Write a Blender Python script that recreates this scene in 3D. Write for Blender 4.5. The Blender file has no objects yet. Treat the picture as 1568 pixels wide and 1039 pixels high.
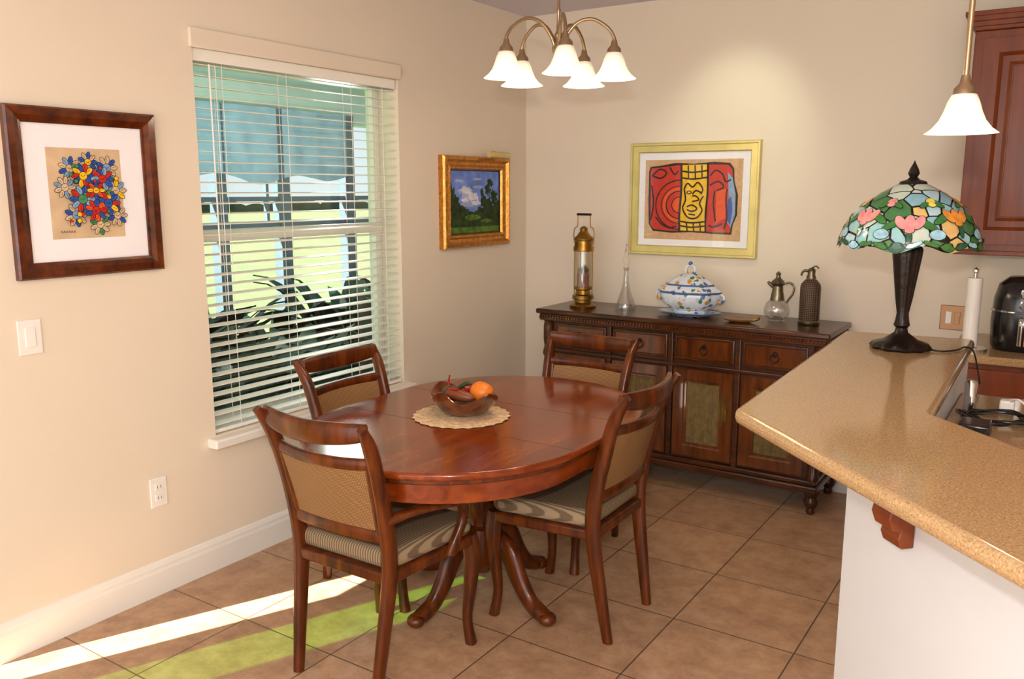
import bpy, bmesh, math, random
from mathutils import Vector, Matrix
random.seed(7)
S = bpy.context.scene
S.view_settings.view_transform = 'Standard'
pi = math.pi

# ------------------------------------------------------------------ helpers
def link(o):
    S.collection.objects.link(o); return o

def E(name, loc=(0,0,0), rz=0.0):
    o = bpy.data.objects.new(name, None); o.empty_display_size = .1
    o.location = loc; o.rotation_euler = (0,0,rz); return link(o)

def obj(name, verts, faces, mat, parent=None, smooth=True, fmi=None, bevel=0, loc=None, rz=0, angle=35):
    me = bpy.data.meshes.new(name); me.from_pydata([tuple(v) for v in verts], [], faces)
    mats = mat if isinstance(mat, (list,tuple)) else [mat]
    for m in mats: me.materials.append(m)
    if fmi:
        for p,i in zip(me.polygons, fmi): p.material_index = i
    else:
        bm = bmesh.new(); bm.from_mesh(me)
        bmesh.ops.remove_doubles(bm, verts=bm.verts, dist=1e-6)
        bmesh.ops.recalc_face_normals(bm, faces=bm.faces)
        bm.to_mesh(me); bm.free()
    if smooth:
        for p in me.polygons: p.use_smooth = True
        me.set_sharp_from_angle(angle=math.radians(angle))
    o = bpy.data.objects.new(name, me); link(o)
    if parent: o.parent = parent
    if loc: o.location = loc
    o.rotation_euler = (0,0,rz)
    if bevel:
        b = o.modifiers.new('bev','BEVEL'); b.width = bevel; b.segments = 3; b.limit_method='ANGLE'; b.angle_limit=math.radians(40)
    return o

def boxdata(x0,x1,y0,y1,z0,z1):
    v=[(x0,y0,z0),(x1,y0,z0),(x1,y1,z0),(x0,y1,z0),(x0,y0,z1),(x1,y0,z1),(x1,y1,z1),(x0,y1,z1)]
    f=[(0,3,2,1),(4,5,6,7),(0,1,5,4),(1,2,6,5),(2,3,7,6),(3,0,4,7)]
    return v,f

def box(name,x0,x1,y0,y1,z0,z1,mat,parent=None,bevel=0):
    v,f=boxdata(x0,x1,y0,y1,z0,z1); return obj(name,v,f,mat,parent,smooth=bevel>0,bevel=bevel)

def obj_nomerge(name,V,F,mat,parent=None,bevel=0,smooth=False):
    me = bpy.data.meshes.new(name); me.from_pydata([tuple(v) for v in V], [], F)
    mats = mat if isinstance(mat,(list,tuple)) else [mat]
    for m in mats: me.materials.append(m)
    o = bpy.data.objects.new(name, me); link(o)
    if parent: o.parent = parent
    if smooth:
        for p in me.polygons: p.use_smooth=True
    if bevel:
        b=o.modifiers.new('bev','BEVEL'); b.width=bevel; b.segments=2
    return o

def boxes(name,lst,mat,parent=None,bevel=0):
    V=[];F=[]
    for b in lst:
        v,f=boxdata(*b); n=len(V); V+=v; F+=[tuple(i+n for i in q) for q in f]
    return obj_nomerge(name,V,F,mat,parent,bevel)

def prism(name, poly, z0, z1, mat, parent=None, bevel=0):
    n=len(poly)
    V=[(x,y,z0) for x,y in poly]+[(x,y,z1) for x,y in poly]
    F=[tuple(reversed(range(n))), tuple(range(n,2*n))]+[(i,(i+1)%n,(i+1)%n+n,i+n) for i in range(n)]
    return obj(name,V,F,mat,parent,smooth=True,bevel=bevel,angle=50)

def round_poly(pts, rads, seg=6):
    out=[]; n=len(pts)
    for i,(p,r) in enumerate(zip(pts,rads)):
        P=Vector(p);A=Vector(pts[i-1]);B=Vector(pts[(i+1)%n])
        if r<=0: out.append(tuple(P)); continue
        a=(A-P).normalized(); b=(B-P).normalized()
        ang=a.angle(b); d=r/math.tan(ang/2)
        s=P+a*d; e=P+b*d; c=P+(a+b).normalized()*(r/math.sin(ang/2))
        a0=math.atan2((s-c).y,(s-c).x); a1=math.atan2((e-c).y,(e-c).x); d_=a1-a0
        while d_>pi: d_-=2*pi
        while d_<-pi: d_+=2*pi
        for k in range(seg+1):
            an=a0+d_*k/seg; out.append((c.x+r*math.cos(an), c.y+r*math.sin(an)))
    return out

def lathe(name, prof, mat, parent=None, loc=(0,0,0), seg=32, sx=1, sy=1, mod=None, angle=40):
    V=[];F=[]
    for (r,z) in prof:
        for k in range(seg):
            a=2*pi*k/seg; rr,zz=(r,z)
            if mod: rr,zz=mod(r,z,a)
            V.append((rr*math.cos(a)*sx, rr*math.sin(a)*sy, zz))
    for i in range(len(prof)-1):
        for k in range(seg):
            F.append((i*seg+k, i*seg+(k+1)%seg, (i+1)*seg+(k+1)%seg, (i+1)*seg+k))
    me=bpy.data.meshes.new(name); me.from_pydata(V,[],F)
    bm=bmesh.new(); bm.from_mesh(me)
    bmesh.ops.remove_doubles(bm,verts=bm.verts,dist=1e-5)
    bmesh.ops.recalc_face_normals(bm,faces=bm.faces)
    bm.to_mesh(me); bm.free()
    for p in me.polygons: p.use_smooth=True
    me.set_sharp_from_angle(angle=math.radians(angle))
    me.materials.append(mat)
    o=bpy.data.objects.new(name,me); link(o); o.location=loc
    if parent:o.parent=parent
    return o

def catmull(P, sub=5):
    P=[Vector(p) for p in P]; out=[]
    for i in range(len(P)-1):
        p0=P[max(i-1,0)];p1=P[i];p2=P[i+1];p3=P[min(i+2,len(P)-1)]
        for k in range(sub):
            t=k/sub
            out.append(.5*((2*p1)+(p2-p0)*t+(2*p0-5*p1+4*p2-p3)*t*t+(3*p1-p0-3*p2+p3)*t**3))
    out.append(P[-1]); return out

def sweep(name, pts, sizes, mat, parent=None, side=(1,0,0), n=12, power=1.0, smooth=5, angle=60):
    P=[Vector(p) for p in pts]
    if not isinstance(sizes,list): sizes=[sizes]*len(pts)
    sz=[(s,s) if not isinstance(s,tuple) else s for s in sizes]
    if smooth>1:
        Q=catmull(P,smooth)
        q=[Vector((a,b,0)) for a,b in sz]; q=catmull(q,smooth); sz=[(max(v.x,.0005),max(v.y,.0005)) for v in q]; P=Q
    V=[];F=[]; Sd=Vector(side)
    for i,p in enumerate(P):
        T=(P[min(i+1,len(P)-1)]-P[max(i-1,0)]).normalized()
        B=T.cross(Sd)
        if B.length<.05: B=T.cross(Vector((.3,.5,.8)))
        B.normalize(); s=B.cross(T).normalized()
        for k in range(n):
            a=2*pi*k/n; c,d=math.cos(a),math.sin(a)
            c=math.copysign(abs(c)**power,c); d=math.copysign(abs(d)**power,d)
            V.append(p+s*sz[i][0]*c+B*sz[i][1]*d)
    m=len(P)
    for i in range(m-1):
        for k in range(n): F.append((i*n+k,i*n+(k+1)%n,(i+1)*n+(k+1)%n,(i+1)*n+k))
    F.append(tuple(reversed(range(n)))); F.append(tuple(range((m-1)*n,m*n)))
    return obj(name,V,F,mat,parent,smooth=True,angle=angle)

def ball(name, loc, r, mat, parent=None, s=(1,1,1), rot=None):
    me=bpy.data.meshes.new(name); bm=bmesh.new()
    bmesh.ops.create_uvsphere(bm,u_segments=24,v_segments=14,radius=r); bm.to_mesh(me); bm.free()
    for p in me.polygons:p.use_smooth=True
    me.materials.append(mat); o=bpy.data.objects.new(name,me); link(o); o.location=loc; o.scale=s
    if rot:o.rotation_euler=rot
    if parent:o.parent=parent
    return o

def torus(name, loc, R, r, mat, parent=None, axis='y', a0=0, a1=2*pi, n=28):
    pts=[]
    for k in range(n+1):
        a=a0+(a1-a0)*k/n
        c,s=R*math.cos(a),R*math.sin(a)
        pts.append({'y':(c,0,s),'z':(c,s,0),'x':(0,c,s)}[axis])
    o=sweep(name,pts,r,mat,parent,side={'y':(0,1,0),'z':(0,0,1),'x':(1,0,0)}[axis],n=8,smooth=1); o.location=loc
    return o

# ------------------------------------------------------------------ materials
def lin(c):
    return tuple((x/255/12.92 if x/255<=.04045 else ((x/255+.055)/1.055)**2.4) for x in c)+(1,)
def base(name):
    m=bpy.data.materials.new(name); m.use_nodes=True; nt=m.node_tree
    return m,nt,nt.nodes['Principled BSDF']
def N(nt,t,**kw):
    n=nt.nodes.new(t)
    for k,v in kw.items(): setattr(n,k,v)
    return n
def ramp(nt, stops, interp='LINEAR'):
    r=N(nt,'ShaderNodeValToRGB'); r.color_ramp.interpolation=interp
    el=r.color_ramp.elements
    while len(el)<len(stops): el.new(.5)
    for e,(p,c) in zip(el,stops): e.position=p; e.color=c
    return r
def coords(nt, scale=(1,1,1)):
    tc=N(nt,'ShaderNodeTexCoord'); mp=N(nt,'ShaderNodeMapping'); mp.inputs['Scale'].default_value=scale
    nt.links.new(tc.outputs['Object'],mp.inputs['Vector']); return mp.outputs['Vector']

def mat(name, c, rough=.5, metal=0, var=.06, scale=8, spec=.5, bump=0, trans=0, emis=None, coat=0):
    m,nt,b=base(name); col=lin(c)
    v=coords(nt,(scale,)*3); no=N(nt,'ShaderNodeTexNoise'); no.inputs['Detail'].default_value=4; no.inputs['Scale'].default_value=1
    nt.links.new(v,no.inputs['Vector'])
    r=ramp(nt,[(.3,tuple(x*(1-var) for x in col[:3])+(1,)),(.7,tuple(min(1,x*(1+var)) for x in col[:3])+(1,))])
    nt.links.new(no.outputs['Fac'],r.inputs['Fac']); nt.links.new(r.outputs['Color'],b.inputs['Base Color'])
    b.inputs['Roughness'].default_value=rough; b.inputs['Metallic'].default_value=metal
    b.inputs['Specular IOR Level'].default_value=spec; b.inputs['Transmission Weight'].default_value=trans
    b.inputs['Coat Weight'].default_value=coat; b.inputs['Coat Roughness'].default_value=.1
    if emis: b.inputs['Emission Color'].default_value=lin(emis[0]); b.inputs['Emission Strength'].default_value=emis[1]
    if bump:
        bp=N(nt,'ShaderNodeBump'); bp.inputs['Strength'].default_value=bump; bp.inputs['Distance'].default_value=.01
        nt.links.new(no.outputs['Fac'],bp.inputs['Height']); nt.links.new(bp.outputs['Normal'],b.inputs['Normal'])
    return m

def wood(name, dark, light, rough=.25, sc=(40,3,40), coat=.3, spec=.3, cr=.12):
    m,nt,b=base(name); v=coords(nt,sc)
    no=N(nt,'ShaderNodeTexNoise'); no.inputs['Scale'].default_value=1; no.inputs['Detail'].default_value=6; no.inputs['Distortion'].default_value=.4
    nt.links.new(v,no.inputs['Vector'])
    r=ramp(nt,[(.3,lin(dark)),(.72,lin(light))]); nt.links.new(no.outputs['Fac'],r.inputs['Fac'])
    nt.links.new(r.outputs['Color'],b.inputs['Base Color'])
    b.inputs['Roughness'].default_value=rough; b.inputs['Coat Weight'].default_value=coat; b.inputs['Coat Roughness'].default_value=cr
    b.inputs['Specular IOR Level'].default_value=spec
    return m

M_wall=mat('wall_paint',(226,215,197),.85,var=.015,scale=2,spec=.2)
M_ceil=mat('ceiling_paint',(208,204,214),.9,var=.01)
M_trim=mat('white_trim',(234,232,224),.45,var=.01)
M_halfwall=mat('half_wall_paint',(228,233,240),.8,var=.01,spec=.2)
M_blind=mat('blind_white',(240,238,230),.4,var=.01)
M_chair=wood('chair_wood',(54,20,4),(108,50,10),.28,(30,30,4),.2)
M_table=wood('table_wood',(98,34,7),(146,66,19),.17,(22,3,22),.3)
M_side=wood('sideboard_wood',(44,21,9),(88,46,18),.3,(5,30,30),.3)
M_sidedoor=wood('sideboard_door_wood',(70,32,9),(116,60,20),.2,(30,30,5),1.0,.4,.05)
M_cab=wood('cabinet_wood',(106,47,17),(128,62,26),.4,(25,25,3),.1)
M_frame1=wood('walnut_frame',(52,18,4),(108,48,13),.22,(20,20,20),.5)
M_gold=mat('gold_leaf',(196,136,62),.32,.75,.35,60,bump=.3)
M_goldpale=mat('pale_gold_metal',(214,200,132),.3,.5,.1,10)
M_brass=mat('aged_brass',(150,112,50),.3,.9,.2,20)
M_nickel=mat('brushed_bronze_nickel',(165,140,110),.3,.85,.1)
M_darkmet=mat('dark_bronze',(38,28,24),.35,.5,.3,30,bump=.3)
M_chrome=mat('chrome',(205,205,205),.12,1,.02)
M_black=mat('black_plastic',(18,18,20),.22,0,.1,spec=.6)
M_white=mat('white_plastic',(238,236,230),.35,0,.01)
M_paper=mat('mat_board',(240,239,244),.8,0,.01)
M_mulch=mat('mulch_soil',(30,24,20),.95,0,.4,20)

def weave(name,c1,c2,sc):
    m,nt,b=base(name); v=coords(nt)
    w1=N(nt,'ShaderNodeTexWave',bands_direction='X'); w1.inputs['Scale'].default_value=sc
    w2=N(nt,'ShaderNodeTexWave',bands_direction='Z'); w2.inputs['Scale'].default_value=sc
    nt.links.new(v,w1.inputs['Vector']); nt.links.new(v,w2.inputs['Vector'])
    mx=N(nt,'ShaderNodeMath',operation='MULTIPLY'); nt.links.new(w1.outputs['Fac'],mx.inputs[0]); nt.links.new(w2.outputs['Fac'],mx.inputs[1])
    r=ramp(nt,[(.05,lin(c1)),(.5,lin(c2))]); nt.links.new(mx.outputs[0],r.inputs['Fac']); nt.links.new(r.outputs['Color'],b.inputs['Base Color'])
    b.inputs['Roughness'].default_value=.6
    bp=N(nt,'ShaderNodeBump'); bp.inputs['Strength'].default_value=.5; bp.inputs['Distance'].default_value=.002
    nt.links.new(mx.outputs[0],bp.inputs['Height']); nt.links.new(bp.outputs['Normal'],b.inputs['Normal'])
    return m
M_cane=weave('cane_weave',(108,72,36),(172,132,84),55)
M_bottle=weave('rattan_wrap',(40,28,20),(120,92,66),35)
M_reed=mat('reed_panel',(118,98,56),.5,0,.25,40)

def stripes():
    m,nt,b=base('striped_upholstery'); v=coords(nt)
    w=N(nt,'ShaderNodeTexWave',bands_direction='X'); w.inputs['Scale'].default_value=30; nt.links.new(v,w.inputs['Vector'])
    r=ramp(nt,[(.3,lin((104,86,66))),(.6,lin((148,128,100)))]); nt.links.new(w.outputs['Fac'],r.inputs['Fac'])
    nt.links.new(r.outputs['Color'],b.inputs['Base Color']); b.inputs['Roughness'].default_value=.85; b.inputs['Specular IOR Level'].default_value=.2
    return m
M_seat=stripes()

def tile():
    m,nt,b=base('floor_tile'); v=coords(nt); T=.45
    mp=v.node; mp.inputs['Location'].default_value=(1.138+T*20, -2.83+T*20, 0)
    br=N(nt,'ShaderNodeTexBrick'); br.offset=0; br.inputs['Scale'].default_value=1; br.inputs['Brick Width'].default_value=T; br.inputs['Row Height'].default_value=T
    br.inputs['Mortar Size'].default_value=.003; br.inputs['Mortar Smooth'].default_value=.2
    br.inputs['Color1'].default_value=(0,0,0,1); br.inputs['Color2'].default_value=(1,1,1,1); br.inputs['Mortar'].default_value=(.5,.5,.5,1); br.inputs['Bias'].default_value=0
    nt.links.new(v,br.inputs['Vector'])
    no=N(nt,'ShaderNodeTexNoise'); no.inputs['Scale'].default_value=9; no.inputs['Detail'].default_value=10; no.inputs['Roughness'].default_value=.75; nt.links.new(v,no.inputs['Vector'])
    r=ramp(nt,[(.3,lin((156,120,92))),(.5,lin((188,150,116))),(.72,lin((210,176,142)))]); nt.links.new(no.outputs['Fac'],r.inputs['Fac'])
    mt=N(nt,'ShaderNodeMix',data_type='RGBA',blend_type='MULTIPLY'); mt.inputs[0].default_value=.12
    nt.links.new(r.outputs['Color'],mt.inputs[6]); nt.links.new(br.outputs['Color'],mt.inputs[7])
    mg=N(nt,'ShaderNodeMix',data_type='RGBA'); nt.links.new(br.outputs['Fac'],mg.inputs[0]); nt.links.new(mt.outputs[2],mg.inputs[6]); mg.inputs[7].default_value=lin((100,78,60))
    nt.links.new(mg.outputs[2],b.inputs['Base Color']); b.inputs['Roughness'].default_value=.34
    bp=N(nt,'ShaderNodeBump'); bp.invert=True; bp.inputs['Strength'].default_value=.6; bp.inputs['Distance'].default_value=.002
    nt.links.new(br.outputs['Fac'],bp.inputs['Height']); nt.links.new(bp.outputs['Normal'],b.inputs['Normal'])
    return m
M_tile=tile()

def granite():
    m,nt,b=base('speckled_quartz'); v=coords(nt)
    no=N(nt,'ShaderNodeTexNoise'); no.inputs['Scale'].default_value=260; no.inputs['Detail'].default_value=3; nt.links.new(v,no.inputs['Vector'])
    r=ramp(nt,[(.34,lin((150,118,80))),(.46,lin((172,140,100))),(.58,lin((178,147,106))),(.7,lin((198,170,132)))]); nt.links.new(no.outputs['Fac'],r.inputs['Fac'])
    nt.links.new(r.outputs['Color'],b.inputs['Base Color']); b.inputs['Roughness'].default_value=.12
    return m
M_stone=granite()

def glass(name,col=(1,1,1,1),rough=.02):
    m,nt,b=base(name); b.inputs['Base Color'].default_value=col; b.inputs['Transmission Weight'].default_value=1; b.inputs['Roughness'].default_value=rough; b.inputs['IOR'].default_value=1.35
    return m
M_glass=glass('clear_glass')
def pane(name,col,g=.06):
    m=bpy.data.materials.new(name); m.use_nodes=True; nt=m.node_tree; nt.nodes.clear()
    o=N(nt,'ShaderNodeOutputMaterial'); t=N(nt,'ShaderNodeBsdfTransparent'); t.inputs['Color'].default_value=col
    gl=N(nt,'ShaderNodeBsdfGlossy'); gl.inputs['Roughness'].default_value=.03; mx=N(nt,'ShaderNodeMixShader'); mx.inputs[0].default_value=g
    nt.links.new(t.outputs[0],mx.inputs[1]); nt.links.new(gl.outputs[0],mx.inputs[2]); nt.links.new(mx.outputs[0],o.inputs[0]); return m
M_pane=pane('window_glass',(.92,.97,.94,1)); M_greenpane=pane('green_sun_filter',(.20,.40,.03,1))  # green pane is an added filter that tints one sun streak

def shade_glass():
    m,nt,b=base('frosted_shade_glass')
    b.inputs['Base Color'].default_value=(.9,.85,.75,1); b.inputs['Roughness'].default_value=.35
    b.inputs['Emission Color'].default_value=(1,.82,.5,1)
    tc=N(nt,'ShaderNodeTexCoord'); sp=N(nt,'ShaderNodeSeparateXYZ'); nt.links.new(tc.outputs['Generated'],sp.inputs[0])
    no=N(nt,'ShaderNodeTexNoise'); no.inputs['Scale'].default_value=5; nt.links.new(tc.outputs['Generated'],no.inputs['Vector'])
    r=ramp(nt,[(0,(1.,1.,1.,1)),(.4,(.55,.55,.55,1)),(1,(.06,.06,.06,1))]); nt.links.new(sp.outputs[2],r.inputs[0])
    m2=N(nt,'ShaderNodeMath',operation='ADD'); m2.inputs[1].default_value=.5; nt.links.new(no.outputs['Fac'],m2.inputs[0])
    m3=N(nt,'ShaderNodeMath',operation='MULTIPLY'); nt.links.new(r.outputs[0],m3.inputs[0]); nt.links.new(m2.outputs[0],m3.inputs[1])
    mu=N(nt,'ShaderNodeMath',operation='MULTIPLY'); mu.inputs[1].default_value=1.4; nt.links.new(m3.outputs[0],mu.inputs[0]); nt.links.new(mu.outputs[0],b.inputs['Emission Strength'])
    return m
M_shade=shade_glass()
M_bulb=mat('bulb_glow',(255,230,180),.5,emis=((255,225,170),12))

def tiffany():
    m,nt,b=base('stained_glass_mosaic'); v=coords(nt)
    vo=N(nt,'ShaderNodeTexVoronoi'); vo.inputs['Scale'].default_value=15; nt.links.new(v,vo.inputs['Vector'])
    ve=N(nt,'ShaderNodeTexVoronoi',feature='DISTANCE_TO_EDGE'); ve.inputs['Scale'].default_value=15; nt.links.new(v,ve.inputs['Vector'])
    sp=N(nt,'ShaderNodeSeparateColor'); nt.links.new(vo.outputs['Color'],sp.inputs[0])
    r=ramp(nt,[(0,lin((150,200,205))),(.2,lin((180,215,225))),(.36,lin((80,140,90))),(.46,lin((200,215,200))),(.62,lin((140,190,205))),(.76,lin((225,190,120))),(.88,lin((70,125,75)))],'CONSTANT')
    nt.links.new(sp.outputs[0],r.inputs[0])
    no=N(nt,'ShaderNodeTexNoise'); no.inputs['Scale'].default_value=40; nt.links.new(v,no.inputs['Vector'])
    mm=N(nt,'ShaderNodeMix',data_type='RGBA',blend_type='OVERLAY'); mm.inputs[0].default_value=.35; nt.links.new(r.outputs[0],mm.inputs[6]); nt.links.new(no.outputs['Color'],mm.inputs[7])
    gt=N(nt,'ShaderNodeMath',operation='LESS_THAN'); gt.inputs[1].default_value=.04; nt.links.new(ve.outputs['Distance'],gt.inputs[0])
    mx=N(nt,'ShaderNodeMix',data_type='RGBA'); nt.links.new(gt.outputs[0],mx.inputs[0]); nt.links.new(mm.outputs[2],mx.inputs[6]); mx.inputs[7].default_value=lin((34,26,20))
    nt.links.new(mx.outputs[2],b.inputs['Base Color']); b.inputs['Roughness'].default_value=.15
    return m
M_tiff=tiffany()

def porcelain():
    m,nt,b=base('painted_porcelain'); v=coords(nt)
    vo=N(nt,'ShaderNodeTexVoronoi'); vo.inputs['Scale'].default_value=30; nt.links.new(v,vo.inputs['Vector'])
    sp=N(nt,'ShaderNodeSeparateColor'); nt.links.new(vo.outputs['Color'],sp.inputs[0])
    r=ramp(nt,[(0,lin((225,232,238))),(.3,lin((80,110,160))),(.5,lin((190,205,225))),(.66,lin((200,150,50))),(.8,lin((70,120,70))),(.9,lin((60,90,160)))],'CONSTANT'); nt.links.new(sp.outputs[0],r.inputs[0])
    no=N(nt,'ShaderNodeTexNoise'); no.inputs['Scale'].default_value=90; nt.links.new(v,no.inputs['Vector'])
    ad=N(nt,'ShaderNodeMath',operation='MULTIPLY_ADD'); ad.inputs[1].default_value=.7; ad.inputs[2].default_value=-.35; nt.links.new(no.outputs['Fac'],ad.inputs[0])
    a2=N(nt,'ShaderNodeMath',operation='ADD'); nt.links.new(vo.outputs['Distance'],a2.inputs[0]); nt.links.new(ad.outputs[0],a2.inputs[1])
    lt=N(nt,'ShaderNodeMath',operation='LESS_THAN'); lt.inputs[1].default_value=.42; nt.links.new(a2.outputs[0],lt.inputs[0])
    mx=N(nt,'ShaderNodeMix',data_type='RGBA'); nt.links.new(lt.outputs[0],mx.inputs[0]); mx.inputs[6].default_value=lin((216,224,234)); nt.links.new(r.outputs[0],mx.inputs[7])
    nt.links.new(mx.outputs[2],b.inputs['Base Color']); b.inputs['Roughness'].default_value=.12; return m
M_porc=porcelain()
M_blueband=mat('blue_glaze',(70,100,150),.15,0,.2,40)

# ------------------------------------------------------------------ room shell
XL=-2.945; YB=4.61; ZC=2.64
box('floor',XL-.2,3.0,-3.2,YB+.15,-.1,0,M_tile)
box('ceiling',XL-.2,3.0,-3.2,YB+.15,ZC,ZC+.1,M_ceil)
W0,W1,WZ0,WZ1=2.19,3.40,.58,2.15
TH=.2
boxes('wall_left',[(XL-TH,XL,1.4,W0,0,ZC),(XL-TH,XL,W1,YB+.15,0,ZC),(XL-TH,XL,W0,W1,0,WZ0),(XL-TH,XL,W0,W1,WZ1,ZC),
  (XL-.02,XL,1.25,1.4,0,ZC),(XL-.02,XL,.85,1.25,1.30,ZC),(XL-.02,XL,.62,.85,0,ZC),(XL-.02,XL,.02,.62,2.15,ZC),(XL-.02,XL,-3.2,.02,0,ZC)],M_wall)
box('wall_back',XL,3.0,YB,YB+.15,0,ZC,M_wall)
box('wall_right',3.0,3.1,-3.2,YB+.15,0,ZC,M_wall)
def baseboard(name, a, b, n):
    a=Vector(a);b=Vector(b);n=Vector(n)
    prof=[(0,0),(.016,0),(.016,.095),(.012,.108),(.012,.118),(.006,.132),(0,.138)]
    V=[a+n*d+Vector((0,0,z)) for d,z in prof]+[b+n*d+Vector((0,0,z)) for d,z in prof]; k=len(prof)
    F=[(i,i+1,i+1+k,i+k) for i in range(k-1)]+[tuple(range(k)),tuple(range(k,2*k))]
    return obj(name,V,F,M_trim,smooth=False)
baseboard('baseboard_left',(XL,1.255,0),(XL,YB,0),(1,0,0))
baseboard('baseboard_back',(XL,YB,0),(-.45,YB,0),(0,-1,0))
# window
w=E('window_1',(XL,(W0+W1)/2,(WZ0+WZ1)/2)); hw=(W1-W0)/2; hz=(WZ1-WZ0)/2; xo=-.185
boxes('frame',[(xo,xo+.05,-hw,-hw+.045,-hz,hz),(xo,xo+.05,hw-.045,hw,-hz,hz),(xo,xo+.05,-hw,hw,hz-.045,hz),(xo,xo+.05,-hw,hw,-hz,-hz+.05),(xo+.0,xo+.06,-hw,hw,1.38-(WZ0+WZ1)/2,1.43-(WZ0+WZ1)/2)],M_trim,w,.004)
box('glass',xo+.02,xo+.024,-hw+.04,hw-.04,-hz+.04,hz-.04,M_pane,w)
box('trim_1',XL-.12,XL+.055,W0-.04,W1+.045,WZ0-.045,WZ0-.005,M_trim,None,.008)
# unseen wall slits, added and sized to shape the sun streaks on the floor
w2=E('sun_slit_green',(XL,.32,1.05)); box('glass',-.014,-.010,-.3,.3,-1.04,1.1,M_greenpane,w2)
boxes('frame',[(-.02,.003,-.31,-.29,-1.05,1.1),(-.02,.003,.28,.30,-1.05,1.1),(-.02,.003,-.31,.3,1.09,1.12)],M_trim,w2)
w3=E('sun_slit',(XL,1.05,.63)); boxes('frame',[(-.02,.002,-.21,-.195,-.63,.67),(-.02,.002,.19,.198,-.63,.67),(-.02,.002,-.21,.198,.66,.68)],M_wall,w3)
# blinds
b=E('window_blind',(XL-.04,(W0+W1)/2,0)); L=hw-.008
box('valance',.04,.060,-hw-.02,hw+.01,WZ1-.005,WZ1+.07,M_wall,b,.006)
box('headrail',-.028,.03,-L,L,WZ1-.05,WZ1-.002,M_blind,b,.003)
V=[];F=[]; nsl=36; pitch=(WZ1-.07-WZ0-.03)/(nsl-1); ti=math.radians(-4)
for i in range(nsl):
    z=WZ0+.04+i*pitch; n=len(V)
    prof=[]
    for t in (-1,-.5,0,.5,1):
        prof.append((t*.025*math.cos(ti), z+t*.025*math.sin(ti)+.0018*(1-t*t)))
    up=[(x,zz+.0014) for x,zz in prof]+[(x,zz-.0014) for x,zz in reversed(prof)]
    for yy in (-L,L):
        for x,zz in up: V.append((x,yy,zz))
    k=len(up)
    for j in range(k): F.append((n+j,n+(j+1)%k,n+(j+1)%k+k,n+j+k))
    F.append(tuple(n+j for j in reversed(range(k)))); F.append(tuple(n+k+j for j in range(k)))
obj_nomerge('slats',V,F,M_blind,b)
box('bottom_rail',-.026,.026,-L,L,WZ0+.004,WZ0+.02,M_blind,b,.003)
for yy in (-.46,-.12,.28,.5):
    for dx in (-.027,.027): sweep('ladder_cord',[(dx,yy,WZ0+.02),(dx,yy,WZ1-.05)],.0013,M_blind,b,n=6,smooth=1)
sweep('tilt_wand',[(.04,-.53,WZ1-.06),(.042,-.53,1.3)],.0035,M_white,b,n=8,smooth=1)
sweep('pull_cord',[(.038,-.50,WZ1-.06),(.04,-.50,1.1)],.0016,M_white,b,n=6,smooth=1)

# ------------------------------------------------------------------ outside
M_lawn=mat('lawn_grass',(108,122,74),.95,0,.2,3)
M_porch=mat('porch_paint',(196,215,204),.7,0,.05)
M_post=mat('porch_post_paint',(84,100,112),.7,0,.05)
M_canvas=mat('roll_shade_canvas',(150,182,200),.8,0,.15,6)
M_leaf=mat('tropical_leaf',(34,58,42),.4,0,.5,3)
M_hedge=mat('far_hedge',(44,62,46),.95,0,.5,1)
box('lawn',-70,XL-.2,-30,70,-.35,-.2,M_lawn)
box('planting_bed',-6.4,XL-.2,1.4,9,-.2,-.14,M_mulch)
p=E('porch',(-4.6,5,0))
boxes('roof',[(-1.6,1.46,-4.9,4.2,2.5,2.6),(-1.6,-1.45,-4.9,4.2,2.22,2.5)],M_porch,p)
boxes('posts',[(-1.45,-1.35,-.42,-.32,-.14,2.3),(-1.45,-1.35,.25,.37,-.14,2.3),(-1.45,-1.35,1.08,1.2,-.14,2.3),(-1.42,-1.38,.12,.15,1.3,2.3),(-1.45,-1.35,2.4,2.5,-.14,2.3),(-1.45,-1.35,-1.4,-1.3,-.14,2.3)],M_post,p)
boxes('rails',[(-1.43,-1.37,-4,4,1.26,1.33),(-1.43,-1.37,-4,4,1.5,1.54)],M_post,p)
V=[];F=[]
for k in range(61):
    y=-1.4+k*2.5/60; zb=1.70+.035*math.sin(k*.32)+.02*math.sin(k*.13)
    for z in (zb,2.3): V.append((-1.34+.015*math.sin(k*.9),y,z))
for k in range(60): F.append((2*k,2*k+2,2*k+3,2*k+1))
obj_nomerge('roll_shade',V,F,M_canvas,p,smooth=True)
V=[];F=[]
for i in range(60):
    cx=random.uniform(-5.6,-4.0); cy=random.uniform(2.6,7.2); hh=random.uniform(.75,1.6)
    for j in range(13):
        a=random.uniform(0,2*pi); ln=random.uniform(.4,.95); wd=random.uniform(.04,.085); d=Vector((math.cos(a),math.sin(a),0)); s=Vector((-d.y,d.x,0))
        n=len(V)
        for k in range(8):
            t=k/7; c=Vector((cx,cy,-.118))+d*ln*t*.9+Vector((0,0,hh*(1.25*t-.55*t*t*(1.2+ .3*j/13))+.15*t)); ww=wd*math.sin(pi*min(1,t*.93+.06))
            c.z=max(c.z,-.115)
            V+= [c-s*ww,c+Vector((0,0,-.01)),c+s*ww]
        for k in range(7):
            q=n+3*k; F+=[(q,q+1,q+4,q+3),(q+1,q+2,q+5,q+4)]
obj_nomerge('garden_foliage',V,F,M_leaf,smooth=True)
V=[];F=[]
for k in range(121):
    y=-20+k; z=.3+.7*random.random()
    V+=[(-55,y,-.3),(-55,y,z)]
for k in range(120): F.append((2*k,2*k+2,2*k+3,2*k+1))
obj_nomerge('hedge',V,F,M_hedge)

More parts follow.
